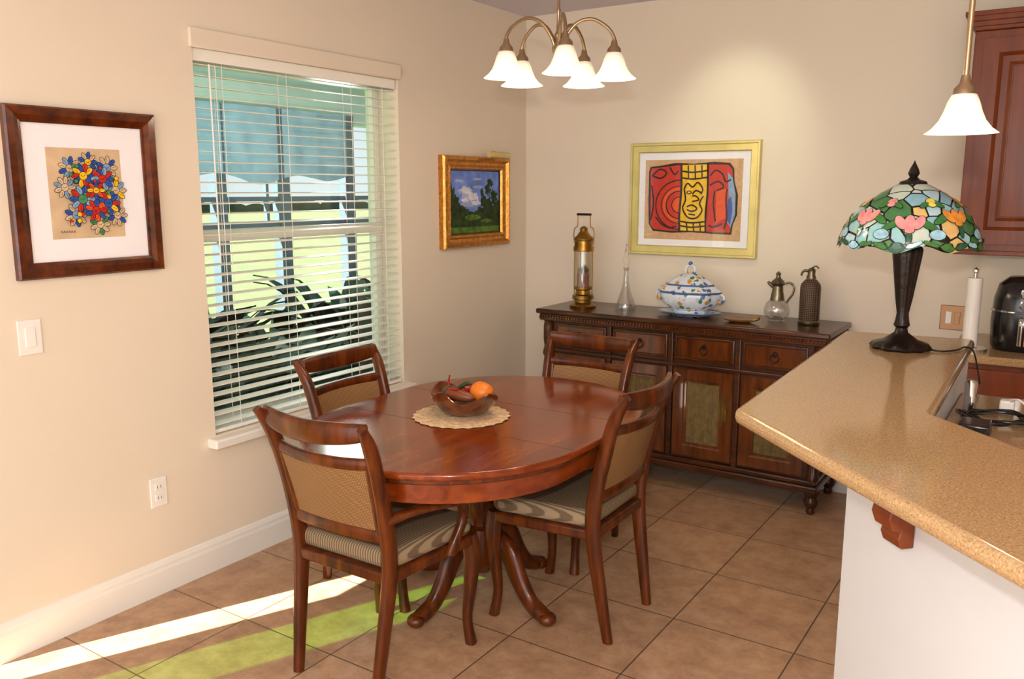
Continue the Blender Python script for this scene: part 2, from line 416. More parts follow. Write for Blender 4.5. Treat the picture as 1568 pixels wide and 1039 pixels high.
# ------------------------------------------------------------------ pictures
def frame(name, rect, prof, mt, parent, to3):
    u0,u1,v0,v1=rect; V=[];F=[]
    for ins,h in prof:
        for (u,v) in ((u0+ins,v0+ins),(u1-ins,v0+ins),(u1-ins,v1-ins),(u0+ins,v1-ins)): V.append(to3(u,v,h))
    for i in range(len(prof)-1):
        for k in range(4): F.append((i*4+k,i*4+(k+1)%4,(i+1)*4+(k+1)%4,(i+1)*4+k))
    return obj(name,V,F,mt,parent,smooth=False)
class Art:
    def __init__(s,to3,h0): s.V=[];s.F=[];s.I=[];s.to3=to3;s.h=h0;s.mats=[]
    def mi(s,m):
        if m not in s.mats:s.mats.append(m)
        return s.mats.index(m)
    def poly(s,pts,m,step=True):
        if step:s.h+=.00004
        n=len(s.V); s.V+=[s.to3(u,v,s.h) for u,v in pts]; s.F.append(tuple(range(n,n+len(pts)))); s.I.append(s.mi(m))
    def rect(s,a,b,c,d,m): s.poly([(a,c),(b,c),(b,d),(a,d)],m)
    def ell(s,u,v,a,b_,rot,m,k=18):
        s.poly([(u+a*math.cos(t)*math.cos(rot)-b_*math.sin(t)*math.sin(rot), v+a*math.cos(t)*math.sin(rot)+b_*math.sin(t)*math.cos(rot)) for t in [2*pi*i/k for i in range(k)]],m)
    def stroke(s,pts,w,m,sub=6):
        P=catmull([(a,b_,0) for a,b_ in pts],sub) if sub>1 else [Vector((a,b_,0)) for a,b_ in pts]
        s.h+=.00004
        q=[]
        for i,p in enumerate(P):
            T=(P[min(i+1,len(P)-1)]-P[max(i-1,0)]).normalized(); nn=Vector((-T.y,T.x,0))*w/2; q.append((p+nn,p-nn))
        for i in range(len(q)-1):
            a,b_=q[i];c,d=q[i+1]; s.poly([(a.x,a.y),(b_.x,b_.y),(d.x,d.y),(c.x,c.y)],m,False)
    def done(s,name,parent):
        o=obj(name,s.V,s.F,s.mats,parent,smooth=False,fmi=s.I); return o
def ink(n,c): return mat('ink_'+n,c,.6,0,.12,60,spec=.2)
K=ink('black',(24,18,18)); RED=ink('red',(196,44,30)); ORG=ink('orange',(226,84,34)); YEL=ink('yellow',(236,190,34)); BLU=ink('blue',(46,84,170)); LBL=ink('light_blue',(130,165,200)); GRN=ink('green',(70,140,90)); MAR=ink('maroon',(120,22,24)); KRAFT=mat('kraft_paper',(208,182,146),.8,0,.1,15); LIN=ink('linen',(206,166,124))

# left picture: outlined flowers / faces on kraft paper
pc=Vector((XL,1.7175,1.5875)); pe=E('framed_flower_print',pc); to=lambda u,v,h:(h,u,v)
frame('frame',(-.2725,.2725,-.2875,.2875),[(0,.0),(0,.022),(.006,.028),(.03,.026),(.046,.018),(.055,.016),(.055,.008)],M_frame1,pe,to)
a=Art(to,.008); a.rect(-.225,.225,-.24,.24,M_paper); a.rect(-.14,.13,-.157,.155,KRAFT)
rnd=random.Random(21)
def petals(cu,cv,R,n,sz,cols,ctr,asp=.55,ph=0):
    for i in range(n):
        t=2*pi*i/n+ph; u=cu+R*math.cos(t); v=cv+R*math.sin(t)
        a.ell(u,v,sz,sz*asp,t,K); a.ell(u,v,sz-.0018,sz*asp-.0018,t,cols[i%len(cols)])
        a.stroke([(u-.3*sz*math.cos(t),v-.3*sz*math.sin(t)),(u+.5*sz*math.cos(t+.3),v+.5*sz*math.sin(t+.3))],.0014,K,2)
    a.ell(cu,cv,R*.6,R*.6,0,K); a.ell(cu,cv,R*.6-.0018,R*.6-.0018,0,ctr)
    a.stroke([(cu-R*.3,cv+R*.1),(cu,cv-R*.1),(cu+R*.3,cv+R*.15)],.0016,K,3)
petals(-.06,.085,.026,9,.017,[LBL,KRAFT,BLU],KRAFT)
petals(.075,.09,.026,9,.017,[KRAFT,BLU,KRAFT],LBL)
petals(.005,.108,.022,9,.015,[BLU,KRAFT],YEL)
petals(-.085,.02,.024,9,.016,[KRAFT,LBL,KRAFT],KRAFT)
petals(.10,.01,.026,9,.018,[KRAFT,LBL,YEL],KRAFT)
petals(.10,-.08,.024,9,.016,[KRAFT,KRAFT,BLU],KRAFT)
petals(-.055,-.075,.026,9,.017,[KRAFT,BLU,KRAFT],LBL)
petals(.03,-.11,.024,9,.016,[KRAFT,GRN,KRAFT],KRAFT)
petals(-.02,.06,.026,10,.019,[BLU,YEL,RED],YEL)
petals(.05,.05,.026,10,.019,[BLU,RED,LBL],RED)
petals(.065,-.035,.028,9,.019,[RED,BLU,YEL],BLU)
petals(-.03,-.02,.030,10,.019,[LBL,RED,BLU],GRN)
petals(.015,-.06,.025,9,.017,[RED,ORG,BLU],RED)
petals(.02,.01,.020,8,.015,[YEL,RED,BLU,ORG],YEL)
for i in range(16):
    u=rnd.uniform(-.08,.10); v=rnd.uniform(-.11,.11); k=rnd.randint(3,4); rr=rnd.uniform(.008,.013); a0=rnd.uniform(0,6)
    pts=[(math.cos(a0+2*pi*j/k)*rr,math.sin(a0+2*pi*j/k)*rr) for j in range(k)]
    a.poly([(u+p_[0],v+p_[1]) for p_ in pts],K); a.poly([(u+p_[0]*.78,v+p_[1]*.78) for p_ in pts],rnd.choice([RED,BLU,YEL,GRN]))
for i in range(6): a.stroke([(-.12+i*.009,-.135),(-.117+i*.009,-.128),(-.113+i*.009,-.136)],.0018,K,3)
a.done('print',pe)
# landscape
pe=E('framed_landscape_painting',(XL,4.045,1.53)); W_,H_=.325,.257
frame('frame',(-W_,W_,-H_,H_),[(0,0),(0,.03),(.008,.042),(.022,.046),(.035,.030),(.05,.026),(.062,.034),(.07,.030),(.078,.016),(.078,.008)],M_gold,pe,to)
frame('frame_liner',(-W_+.074,W_-.074,-H_+.074,H_-.074),[(0,.010),(0,.02),(.008,.014),(.008,.008)],M_darkmet,pe,to)
sky=mat('painted_sky',(112,142,220),.6,0,.3,14,spec=.2); cloud=mat('painted_cloud',(214,216,232),.6,0,.2,30,spec=.2); tree=mat('painted_trees',(44,64,32),.6,0,.6,30,spec=.2); tree2=mat('painted_meadow',(84,116,44),.6,0,.5,25,spec=.2); cl2=mat('painted_cloud_shadow',(164,178,216),.6,0,.2,30,spec=.2)
a=Art(to,.010); iw,ih=W_-.08,H_-.08; a.rect(-iw,iw,-ih,ih,sky)
def blob(u,v,r1,r2,m,rg,k=26,lo=.78):
    pts=[]
    for i in range(k):
        t=2*pi*i/k; q=rg.uniform(lo,1.12); pts.append((max(-iw,min(iw,u+r1*q*math.cos(t))),max(-ih,min(ih,v+r2*q*math.sin(t)))))
    a.poly(pts,m)
for (u,v,r1,r2,m) in [(-.08,.055,.085,.035,cl2),(-.09,.065,.06,.022,cloud),(-.02,.03,.07,.028,cloud),(.03,.085,.05,.010,cl2),(-.15,.12,.05,.010,cl2),(.02,.13,.05,.008,cl2),(-.06,-.01,.08,.025,cl2),(.01,-.005,.05,.018,cloud),(-.10,.01,.04,.014,cloud)]: blob(u,v,r1,r2,m,rnd,26,.6)
a.poly([(-iw,-ih),(iw,-ih),(iw,-.01),(.1,-.04),(.03,-.065),(-.06,-.05),(-.14,-.02),(-iw,.03)],tree)
for (u,v,r1,r2) in [(-.22,.02,.035,.09),(-.19,-.02,.05,.06),(-.12,-.05,.06,.035),(.09,.0,.035,.05),(.13,.07,.035,.035),(.15,.11,.04,.03),(.13,-.02,.06,.045),(.19,.03,.045,.05),(.22,-.04,.04,.06),(.07,.05,.022,.03),(.06,-.06,.06,.035)]: blob(u,v,r1,r2,tree,rnd,26,.5)
a.rect(-iw,iw,-ih,-ih+.035,tree2); blob(-.02,-.09,.08,.018,tree2,rnd); blob(.12,-.11,.06,.012,tree2,rnd); a.stroke([(.14,-.1),(.145,0),(.145,.13)],.005,tree,4); a.stroke([(.075,-.1),(.08,0),(.072,.07)],.004,tree,4)
a.done('canvas',pe)
sweep('picture_light',[(.09,.03,H_+.012),(.09,.23,H_+.012)],(.018,.018),M_goldpale,pe,side=(1,0,0),n=14,smooth=1)
sweep('picture_light_arm',[(.02,.13,H_-.01),(.05,.13,H_+.03),(.09,.13,H_+.012)],.005,M_brass,pe,side=(0,1,0),n=8)
# back picture
pe=E('framed_abstract_print',(-1.8285,YB,1.5445)); to=lambda u,v,h:(u,-h,v)
W_,H_=.3815,.3175
frame('frame',(-W_,W_,-H_,H_),[(0,0),(0,.022),(.004,.026),(.014,.026),(.018,.02),(.05,.02),(.056,.014),(.056,.006)],M_goldpale,pe,to)
a=Art(to,.008); a.rect(-W_+.05,W_-.05,-H_+.05,H_-.05,M_paper); a.rect(-.29,.285,-.226,.222,LIN)
a.poly([(-.268,.16),(-.26,.185),(-.2,.19),(-.1,.205),(0,.198),(.12,.207),(.21,.2),(.235,.17),(.24,.1),(.262,.03),(.262,-.08),(.24,-.14),(.235,-.19),(.12,-.188),(0,-.182),(-.12,-.188),(-.235,-.18),(-.262,-.14),(-.268,0)],K)
a.poly([(-.258,.155),(-.25,.175),(-.1,.19),(-.07,.19),(-.07,-.172),(-.12,-.178),(-.23,-.17),(-.252,-.14)],RED)
a.poly([(.085,.193),(.2,.19),(.225,.165),(.23,.1),(.25,.03),(.25,-.08),(.23,-.14),(.225,-.178),(.12,-.178),(.085,-.175)],RED)
a.poly([(.14,.05),(.2,.06),(.195,-.1),(.14,-.13)],ORG); a.poly([(.2,.15),(.228,.12),(.248,.03),(.25,-.08),(.228,-.15),(.205,-.12),(.212,0)],LBL); a.poly([(.205,.0),(.225,.02),(.235,-.05),(.225,-.14),(.206,-.11)],BLU)
a.poly([(-.07,.192),(.085,.194),(.085,-.175),(-.07,-.173)],YEL)
for rr,m in ((.15,K),(.142,RED),(.115,MAR),(.105,ORG),(.085,K),(.078,RED),(.05,K),(.044,ORG)):
    pts=[(-.075+rr*math.cos(t),-.03+rr*.95*math.sin(t)) for t in [pi/2+pi*i/16 for i in range(17)]]; a.poly(pts,m)
for st in ([(-.25,.13),(-.2,.17),(-.16,.15),(-.19,.12),(-.24,.13)],[(-.14,.18),(-.11,.14),(-.09,.16)],[(-.22,-.10),(-.18,-.14),(-.13,-.16),(-.09,-.15)],[(-.25,.08),(-.235,-.02),(-.25,-.12)],
  [(.1,.13),(.13,.16),(.17,.14),(.19,.1),(.22,.11)],[(.1,.08),(.15,.1),(.18,.07),(.14,.05)],[(.13,.05),(.125,-.02),(.14,-.12)],[(.2,.06),(.196,0),(.205,-.1),(.19,-.16)],[(.1,-.14),(.13,-.15),(.18,-.13)]): a.stroke(st,.009,K)
for uu in (-.07,.085,-.072): a.stroke([(uu,.195),(uu+.004,.05),(uu-.003,-.08),(uu,-.178)],.011,K)
for vv in (.155,.118,-.125,-.15): a.stroke([(-.07,vv+.004),(0,vv-.004),(.085,vv+.005)],.009,K)
for uu in (-.03,.01,.05): a.stroke([(uu,.19),(uu+.004,.118)],.008,K,1); a.stroke([(uu,-.125),(uu+.006,-.175)],.008,K,1)
a.stroke([(-.05,.06),(-.03,.09),(.0,.07),(.03,.095),(.06,.06),(.05,.03)],.009,K); a.stroke([(-.05,.06),(-.04,.0),(-.055,-.05),(-.02,-.1),(.03,-.1),(.06,-.06),(.045,-.02),(.065,.02)],.009,K)
a.ell(-.02,.04,.016,.011,0,K); a.ell(-.02,.04,.009,.005,0,YEL)
a.stroke([(.0,.03),(.02,.05),(.05,.04)],.009,K); a.stroke([(.0,.02),(.02,.02),(.04,.0),(.0,-.01)],.008,K); a.stroke([(-.03,-.04),(.0,-.03),(.03,-.05),(.0,-.065),(-.03,-.055)],.009,K); a.stroke([(-.02,-.08),(.02,-.085)],.008,K)
a.done('print',pe)
box('glazing',-W_+.052,W_-.052,-.0135,-.0125,-H_+.052,H_-.052,pane('picture_glass',(1,1,1,1),.035),pe)

# switch & outlet
e=E('light_switch',(XL,1.47,1.105)); box('plate',0,.006,-.04,.04,-.06,.06,M_white,e,.003); box('rocker',.005,.010,-.017,.017,-.034,.034,M_white,e,.002)
e=E('power_outlet',(XL,1.905,.42)); box('plate',0,.006,-.037,.037,-.06,.06,M_white,e,.003)
for z in (-.022,.022):
    box('socket',.005,.009,-.017,.017,z-.014,z+.014,M_white,e,.002); boxes('slots',[(.0085,.0095,-.008,-.006,z-.005,z+.006),(.0085,.0095,.006,.008,z-.005,z+.006)],M_black,e)

# ------------------------------------------------------------------ dining table
TX,TY=-1.85,2.58
t=E('dining_table',(TX,TY,0))
def track(r,h,n=28):
    return [(r*math.cos(pi*i/n),h+r*math.sin(pi*i/n)) for i in range(n+1)]+[(-r*math.cos(pi*i/n),-h-r*math.sin(pi*i/n)) for i in range(n+1)]
prism('top',track(.535,.2),.722,.748,M_table,t,.009)
prism('edge_molding',track(.523,.2),.708,.724,M_chair,t,.004)
prism('apron',track(.50,.2),.638,.710,M_table,t,.004)
for y in (-.2,.2): box('leaf_seam',-.53,.53,y-.0008,y+.0008,.7475,.7483,M_darkmet,t)
lathe('pedestal',[(0,.638),(.16,.638),(.16,.62),(.09,.60),(.06,.56),(.055,.52),(.07,.47),(.075,.42),(.065,.36),(.05,.33),(.05,.31),(.07,.30),(.075,.27),(.075,.17),(.06,.15),(.03,.11),(0,.10)],M_chair,t)
for k in range(4):
    an=math.radians(-10+90*k); d=Vector((math.cos(an),math.sin(an),0)); 
    pts=[d*r+Vector((0,0,z)) for r,z in ((.04,.25),(.10,.26),(.155,.22),(.20,.14),(.255,.068),(.31,.038),(.35,.03))]
    sweep('pedestal_foot',pts,[(.028,.046),(.028,.046),(.027,.044),(.026,.038),(.025,.032),(.027,.03),(.022,.024)],M_chair,t,side=(-d.y,d.x,0),n=14,power=.8)
    ball('foot_pad',d*.345+Vector((0,0,.027)),.031,M_chair,t,(1.1,1.1,.85))
# placemat + bowl
PZ=.7485
pm=E('round_placemat',(-1.90,2.52,PZ)); lathe('mat',[(0,0),(.18,0),(.185,.003),(.17,.006),(0,.006)],mat('woven_straw',(214,186,148),.8,0,.3,60,bump=.6),pm,seg=96,mod=lambda r,z,a:(r*(1+.025*math.cos(24*a)) if r>.1 else r,z))
bw=E('fruit_bowl',(-1.90,2.54,PZ+.0065)); M_bowl=wood('bowl_wood',(64,22,8),(128,62,24),.15,(20,20,20),.6)
def bm_(r,z,a): return (r*(1+.12*(z/.07)*math.cos(2*a+.6)), z+ (.016*(z/.07)*math.cos(4*a+.9)) if z>.02 else z)
lathe('bowl',[(0,0),(.06,0),(.095,.02),(.118,.05),(.13,.08),(.126,.082),(.11,.055),(.085,.026),(.05,.012),(0,.01)],M_bowl,bw,seg=64,mod=bm_)
FO=mat('orange_fruit',(224,122,30),.4,0,.1,60,bump=.1); FR=mat('red_pepper',(150,30,22),.25); FG=mat('green_avocado',(50,70,28),.35,0,.3,40); FB=mat('brown_pod',(120,62,34),.4)
ball('orange',(.06,.03,.085),.042,FO,bw,(1.15,1,.9)); ball('orange_2',(.035,.055,.08),.038,FO,bw)
ball('avocado',(-.06,0,.07),.034,FG,bw,(1.3,1,.9)); ball('pepper',(.0,-.03,.075),.024,FB,bw,(2.6,1,.9),(0,.1,.2)); ball('pepper_2',(-.03,.05,.075),.022,FR,bw,(2,1,1),(0,0,1))
sweep('stem',[(-.07,.0,.08),(-.075,.0,.11),(-.07,.0,.14)],[.006,.004,.003],FR,bw,n=8); sweep('chili',[(-.04,.02,.09),(-.01,.03,.11),(.02,.02,.112)],[.008,.009,.003],FG,bw,n=8); sweep('chili_2',[(-.08,-.02,.08),(-.04,-.035,.095),(.0,-.04,.10)],[.004,.008,.007],FR,bw,n=8)

# ------------------------------------------------------------------ chairs
def chair(x,y,rz,arms=False):
    c=E('dining_chair',(x,y,0),rz)
    for s in (-1,1):
        sweep('back_post',[(s*.172,-.262,0),(s*.183,-.235,.18),(s*.195,-.205,.42),(s*.20,-.222,.59),(s*.205,-.258,.74),(s*.212,-.295,.85),(s*.222,-.34,.922)],
              [(.015,.018),(.018,.023),(.020,.028),(.020,.027),(.019,.023),(.019,.022),(.014,.012)],M_chair,c,n=14,power=.75)
        sweep('front_leg',[(s*.215,.19,.42),(s*.222,.198,.33),(s*.215,.19,.2),(s*.208,.185,.1),(s*.213,.2,.0)],[(.026,.026),(.028,.029),(.021,.021),(.017,.017),(.020,.020)],M_chair,c,n=14,power=.8)
    def bow(x,yb,k=.045): return yb-k*(1-(x/.22)**2)
    sweep('crest_rail',[(x_,bow(x_,-.308),.89+.3*x_*x_) for x_ in (-.215,-.15,-.07,0,.07,.15,.215)],[(.012,.026),(.014,.033),(.014,.036),(.014,.036),(.014,.036),(.014,.033),(.012,.026)],M_chair,c,side=(0,1,0),n=14,power=.7)
    sweep('upper_slat',[(x_,bow(x_,-.268),.79+.1*x_*x_) for x_ in (-.205,-.1,0,.1,.205)],(.011,.019),M_chair,c,side=(0,1,0),n=12,power=.7)
    sweep('lower_rail',[(x_,bow(x_,-.215,.02),.545) for x_ in (-.20,-.1,0,.1,.20)],(.013,.024),M_chair,c,side=(0,1,0),n=12,power=.7)
    V=[];F=[]; nx,nz=10,6
    for side_ in (0,1):
        for j in range(nz+1):
            tz=j/nz; z=.555+.23*tz; yb=-.215-.053*tz**1.2; kk=.02+.025*tz; hwid=.185+.012*tz
            for i in range(nx+1):
                xx=-hwid+2*hwid*i/nx; V.append((xx,bow(xx,yb,kk)+(.006 if side_ else -.006),z))
    q=(nx+1)*(nz+1)
    for s_ in (0,1):
        for j in range(nz):
            for i in range(nx):
                a_=s_*q+j*(nx+1)+i; f=(a_,a_+1,a_+nx+2,a_+nx+1); F.append(f if s_==0 else tuple(reversed(f)))
    obj('cane_panel',V,F,M_cane,c)
    for s in (-1,1):
        sweep('panel_stile',[(s*.176,bow(.18,-.215,.02),.545),(s*.182,bow(.18,-.24,.03),.66),(s*.187,bow(.187,-.268),.79)],(.012,.010),M_chair,c,n=8)
    sp=round_poly([(-.205,-.225),(.205,-.225),(.245,.215),(-.245,.215)],[.03,.03,.05,.05])
    prism('seat_frame',sp,.385,.425,M_chair,c,.008)
    cp=round_poly([(-.200,-.205),(.200,-.205),(.240,.212),(-.240,.212)],[.03,.03,.055,.055])
    prism('seat_cushion',cp,.423,.487,M_seat,c,.024)
    if arms:
        for s in (-1,1):
            sweep('arm',[(s*.205,-.225,.60),(s*.235,-.14,.612),(s*.262,-.03,.606),(s*.265,.06,.588),(s*.258,.10,.555),(s*.25,.10,.50),(s*.245,.06,.43),(s*.24,.05,.40)],[(.016,.015),(.022,.013),(.025,.013),(.022,.014),(.018,.018),(.016,.016),(.016,.02),(.016,.02)],M_chair,c,side=(1,0,0),n=14,power=.8)
    return c
chair(-1.885,2.062,.01,True)
chair(-1.53,2.70,pi/2+.02)
chair(-2.225,2.525,-pi/2)
chair(-1.85,3.15,pi)

# ------------------------------------------------------------------ sideboard
SX0,SX1,SY0,SY1=-2.54,-.965,4.18,4.59; STZ=.925
sb=E('sideboard',(0,0,0))
prism('top',round_poly([(SX0-.035,SY0-.045),(SX1+.035,SY0-.045),(SX1+.035,SY1+.005),(SX0-.035,SY1+.005)],[.01]*4),.897,STZ,M_side,sb,.008)
box('top_molding',SX0-.018,SX1+.018,SY0-.028,SY1,.857,.898,M_side,sb,.006)
V=[];F=[]
def bead(cx,cy,cz,dx,dy):
    n=len(V); 
    for a_,b_ in ((-1,-.9),(.1,-.9),(1,.9),(-.1,.9)):
        V.append((cx+dx*a_*.011,cy+dy*a_*.011,cz+b_*.011)); 
    nrm=Vector((dy,-dx,0)); 
    for a_,b_ in ((-.6,-.5),(.1,-.5),(.6,.5),(-.1,.5)):
        V.append((cx+dx*a_*.009+nrm.x*.008,cy+dy*a_*.009+nrm.y*.008,cz+b_*.010))
    F.extend([(n+4,n+5,n+6,n+7),(n,n+1,n+5,n+4),(n+1,n+2,n+6,n+5),(n+2,n+3,n+7,n+6),(n+3,n,n+4,n+7)])
x=SX0-.01
while x<SX1+.015: bead(x,SY0-.0285,.878,1,0); x+=.0175
y=SY0-.01
while y<SY1: bead(SX1+.0185,y,.878,0,1); y+=.0175
obj_nomerge('rope_carving',V,F,M_sidedoor,sb)
box('case',SX0+.02,SX1-.02,SY0+.02,SY1-.01,.12,.86,M_side,sb)
box('base_molding',SX0-.012,SX1+.012,SY0-.02,SY1,.115,.15,M_side,sb,.008)
box('base_step',SX0-.002,SX1+.002,SY0-.008,SY1,.15,.175,M_side,sb,.006)
box('waist_molding',SX0+.0,SX1-.0,SY0-.004,SY1-.01,.675,.695,M_side,sb,.006)
nW=4; inner0,inner1=SX0+.05,SX1-.05; bw_=(inner1-inner0)/nW
for i in range(nW):
    a0=inner0+i*bw_; a1=a0+bw_
    if i>0: box('pilaster',a0-.014,a0+.014,SY0+.0,SY0+.03,.17,.86,M_side,sb,.006)
    box('drawer_front',a0+.022,a1-.022,SY0+.006,SY0+.03,.712,.842,M_sidedoor,sb,.006)
    frame('drawer_bead',(a0+.03,a1-.03,.72,.834),[(0,.0),(0,.005),(.006,.005),(.008,0)],M_side,sb,lambda u,v,h:(u,SY0+.006-h,v))
    m_=(a0+a1)/2
    lathe('pull_rosette',[(0,.006),(.012,.004),(.014,0)],M_darkmet,sb,(m_,SY0+.003,.79),seg=14).rotation_euler=(pi/2,0,0)
    torus('ring_pull',(m_,SY0-.006,.772),.021,.003,M_darkmet,sb)
    d0,d1=a0+.022,a1-.022
    frame('door_frame',(d0,d1,.19,.665),[(0,-.02),(0,.010),(.055,.010),(.062,.004),(.072,.004),(.076,-.008)],M_sidedoor,sb,lambda u,v,h:(u,SY0+.012-h,v))
    V=[];F=[]; r0,r1=d0+.07,d1-.07; n=int((r1-r0)/.0022)
    for k in range(n+1):
        u=r0+(r1-r0)*k/n; yy=SY0+.018-.004*abs(math.sin(pi*(u-r0)/.0085)); V+=[(u,yy,.255),(u,yy,.60)]
    for k in range(n): F.append((2*k,2*k+2,2*k+3,2*k+1))
    obj_nomerge('reed_panel',V,F,M_reed,sb)
    hx=d1-.025 if i%2==0 else d0+.025
    sweep('door_pull',[(hx,SY0-.0,.40),(hx,SY0-.018,.41),(hx,SY0-.02,.44),(hx,SY0-.018,.47),(hx,SY0-.0,.48)],.004,M_brass,sb,n=8)
for cx in (SX0+.02,SX1-.02):
    for cy in (SY0+.02,SY1-.035):
        def fl(r,z,a): return (r*(1+(.09*abs(math.cos(6*a)) if .2<z<.66 else 0)),z)
        lathe('corner_column',[(0,.17),(.03,.17),(.033,.19),(.025,.205),(.026,.3),(.026,.55),(.024,.64),(.033,.655),(.033,.68),(.026,.70),(.032,.74),(.032,.82),(.027,.845),(.035,.86),(0,.86)],M_side,sb,(cx,cy,0),seg=48,mod=fl)
        lathe('bun_foot',[(0,0),(.018,0),(.024,.012),(.020,.03),(.034,.05),(.038,.068),(.028,.09),(.035,.098),(.038,.116),(0,.118)],M_side,sb,(cx,cy,0))
box('side_panel',SX1-.021,SX1-.012,SY0+.06,SY1-.06,.2,.66,M_sidedoor,sb,.004)

# objects on sideboard
Z=STZ+.0005
l=E('brass_lantern',(-2.37,4.33,Z))
lathe('base',[(0,0),(.075,0),(.078,.012),(.066,.02),(.05,.03),(.05,.045),(.062,.05),(.062,.07),(.045,.078),(.04,.10),(.055,.108),(.055,.12),(0,.12)],M_brass,l)
lathe('glass_chimney',[(.052,.12),(.052,.33),(.050,.33),(.050,.12)],pane('lantern_glass',(.93,.9,.85,1),.12),l)
lathe('candle',[(0,.12),(.035,.12),(.035,.2),(.012,.205),(0,.205)],mat('amber_candle',(150,84,50),.5),l)
lathe('burner',[(0,.2),(.03,.205),(.036,.22),(.02,.235),(0,.24)],M_brass,l)
lathe('cap',[(.058,.325),(.060,.345),(.054,.36),(.054,.385),(.06,.39),(.058,.40),(.04,.415),(.022,.44),(.024,.455),(.014,.465),(0,.47)],M_brass,l)
for s in (-1,1):
    sweep('guard_wire',[(s*.058,0,.07),(s*.06,0,.2),(s*.058,0,.345)],.0028,M_brass,l,n=8)
    sweep('bail_side',[(s*.062,0,.37),(s*.066,0,.42),(s*.06,0,.455),(s*.042,0,.47),(s*.04,0,.53)],.003,M_brass,l,side=(0,1,0),n=8)
sweep('bail_grip',[(-.045,0,.535),(.045,0,.535)],.007,M_darkmet,l,side=(0,1,0),n=10,smooth=1)
d=E('glass_decanter',(-2.12,4.38,Z))
M_dec=pane('crystal_glass',(.90,.90,.90,1),.22)
lathe('body',[(0,.0),(.055,0),(.058,.01),(.05,.04),(.03,.10),(.016,.16),(.013,.22),(.018,.235),(.020,.24)],M_dec,d)
lathe('stopper',[(0,.225),(.009,.23),(.010,.25),(.018,.27),(.02,.29),(.010,.31),(.012,.33),(.005,.36),(0,.375)],M_glass,d)
tu=E('soup_tureen',(-1.72,4.34,Z)); oc=lambda r,z,a:(r*(1+.035*math.cos(8*a)),z)
lathe('platter',[(0,0),(.10,0),(.12,.008),(.175,.022),(.176,.026),(.12,.014),(0,.012)],M_porc,tu,seg=64,sy=.72,mod=oc)
lathe('platter_rim',[(.172,.0205),(.179,.024),(.172,.028)],M_blueband,tu,seg=64,sy=.72,mod=oc)
lathe('bowl',[(0,.014),(.085,.014),(.09,.026),(.08,.034),(.115,.05),(.155,.08),(.165,.115),(.16,.13),(0,.13)],M_porc,tu,seg=64,sy=.72,mod=oc)
lathe('bowl_rim',[(.160,.125),(.173,.13),(.175,.137),(.160,.142)],M_blueband,tu,seg=64,sy=.72,mod=oc)
lathe('lid',[(.170,.138),(.16,.155),(.13,.17),(.105,.195),(.07,.215),(.03,.23),(0,.232)],M_porc,tu,seg=64,sy=.72,mod=oc)
lathe('lid_band',[(.128,.169),(.135,.168),(.128,.177),(.122,.175)],M_blueband,tu,seg=64,sy=.72,mod=oc)
torus('lid_handle',(0,0,.25),.026,.008,M_porc,tu); ball('lid_knob',(0,0,.283),.012,M_blueband,tu)
for s in (-1,1): torus('side_handle',(s*.172,0,.105),.022,.007,M_porc,tu,'y')
e=E('carved_wood_dish',(-1.42,4.28,Z)); 
lathe('dish',[(0,0),(.05,0),(.085,.012),(.09,.018),(.07,.014),(0,.008)],wood('dish_wood',(110,70,30),(160,110,56),.4,(20,20,20)),e,sy=.6,seg=40,mod=lambda r,z,a:(r*(1+.1*math.cos(3*a)),z))
sweep('handle_tip',[(.07,0,.014),(.095,.01,.02),(.10,.02,.03)],[.008,.007,.004],M_brass,e,n=8)
e=E('glass_claret_jug',(-1.265,4.40,Z))
lathe('glass_body',[(0,.0),(.04,0),(.045,.006),(.04,.012),(.062,.035),(.066,.065),(.055,.095),(.036,.115)],M_dec,e)
M_sil=mat('antique_silver',(120,110,90),.3,.9,.3,50,bump=.3)
lathe('metal_neck',[(.037,.11),(.034,.13),(.028,.16),(.026,.185),(.034,.195),(.036,.20),(.030,.212),(.014,.225),(.010,.24),(.014,.25),(0,.262)],M_sil,e)
sweep('handle',[(.026,0,.195),(.06,0,.205),(.082,0,.185),(.078,0,.15),(.055,0,.115),(.05,0,.10)],.0055,M_sil,e,side=(0,1,0),n=10)
sweep('spout',[(-.02,0,.18),(-.042,0,.195),(-.052,0,.205)],[(.012,.012),(.009,.009),(.006,.006)],M_sil,e,side=(0,1,0),n=10)
e=E('soda_siphon',(-1.10,4.40,Z))
lathe('wrapped_bottle',[(0,0),(.046,0),(.05,.006),(.05,.19),(.046,.205),(.03,.225),(.018,.235),(0,.235)],M_bottle,e)
lathe('foot_ring',[(.051,.0),(.054,.004),(.054,.016),(.05,.02)],M_sil,e); lathe('collar',[(.022,.228),(.024,.24),(.018,.255),(.02,.275),(.012,.285),(0,.29)],M_sil,e)
sweep('spout',[(0,0,.265),(-.03,0,.272),(-.045,0,.262),(-.05,0,.245)],[.008,.007,.006,.005],M_sil,e,side=(0,1,0),n=10)
sweep('lever',[(.0,0,.285),(.02,0,.297),(.035,0,.285)],[(.008,.003),(.007,.003),(.006,.003)],M_sil,e,side=(0,1,0),n=8)

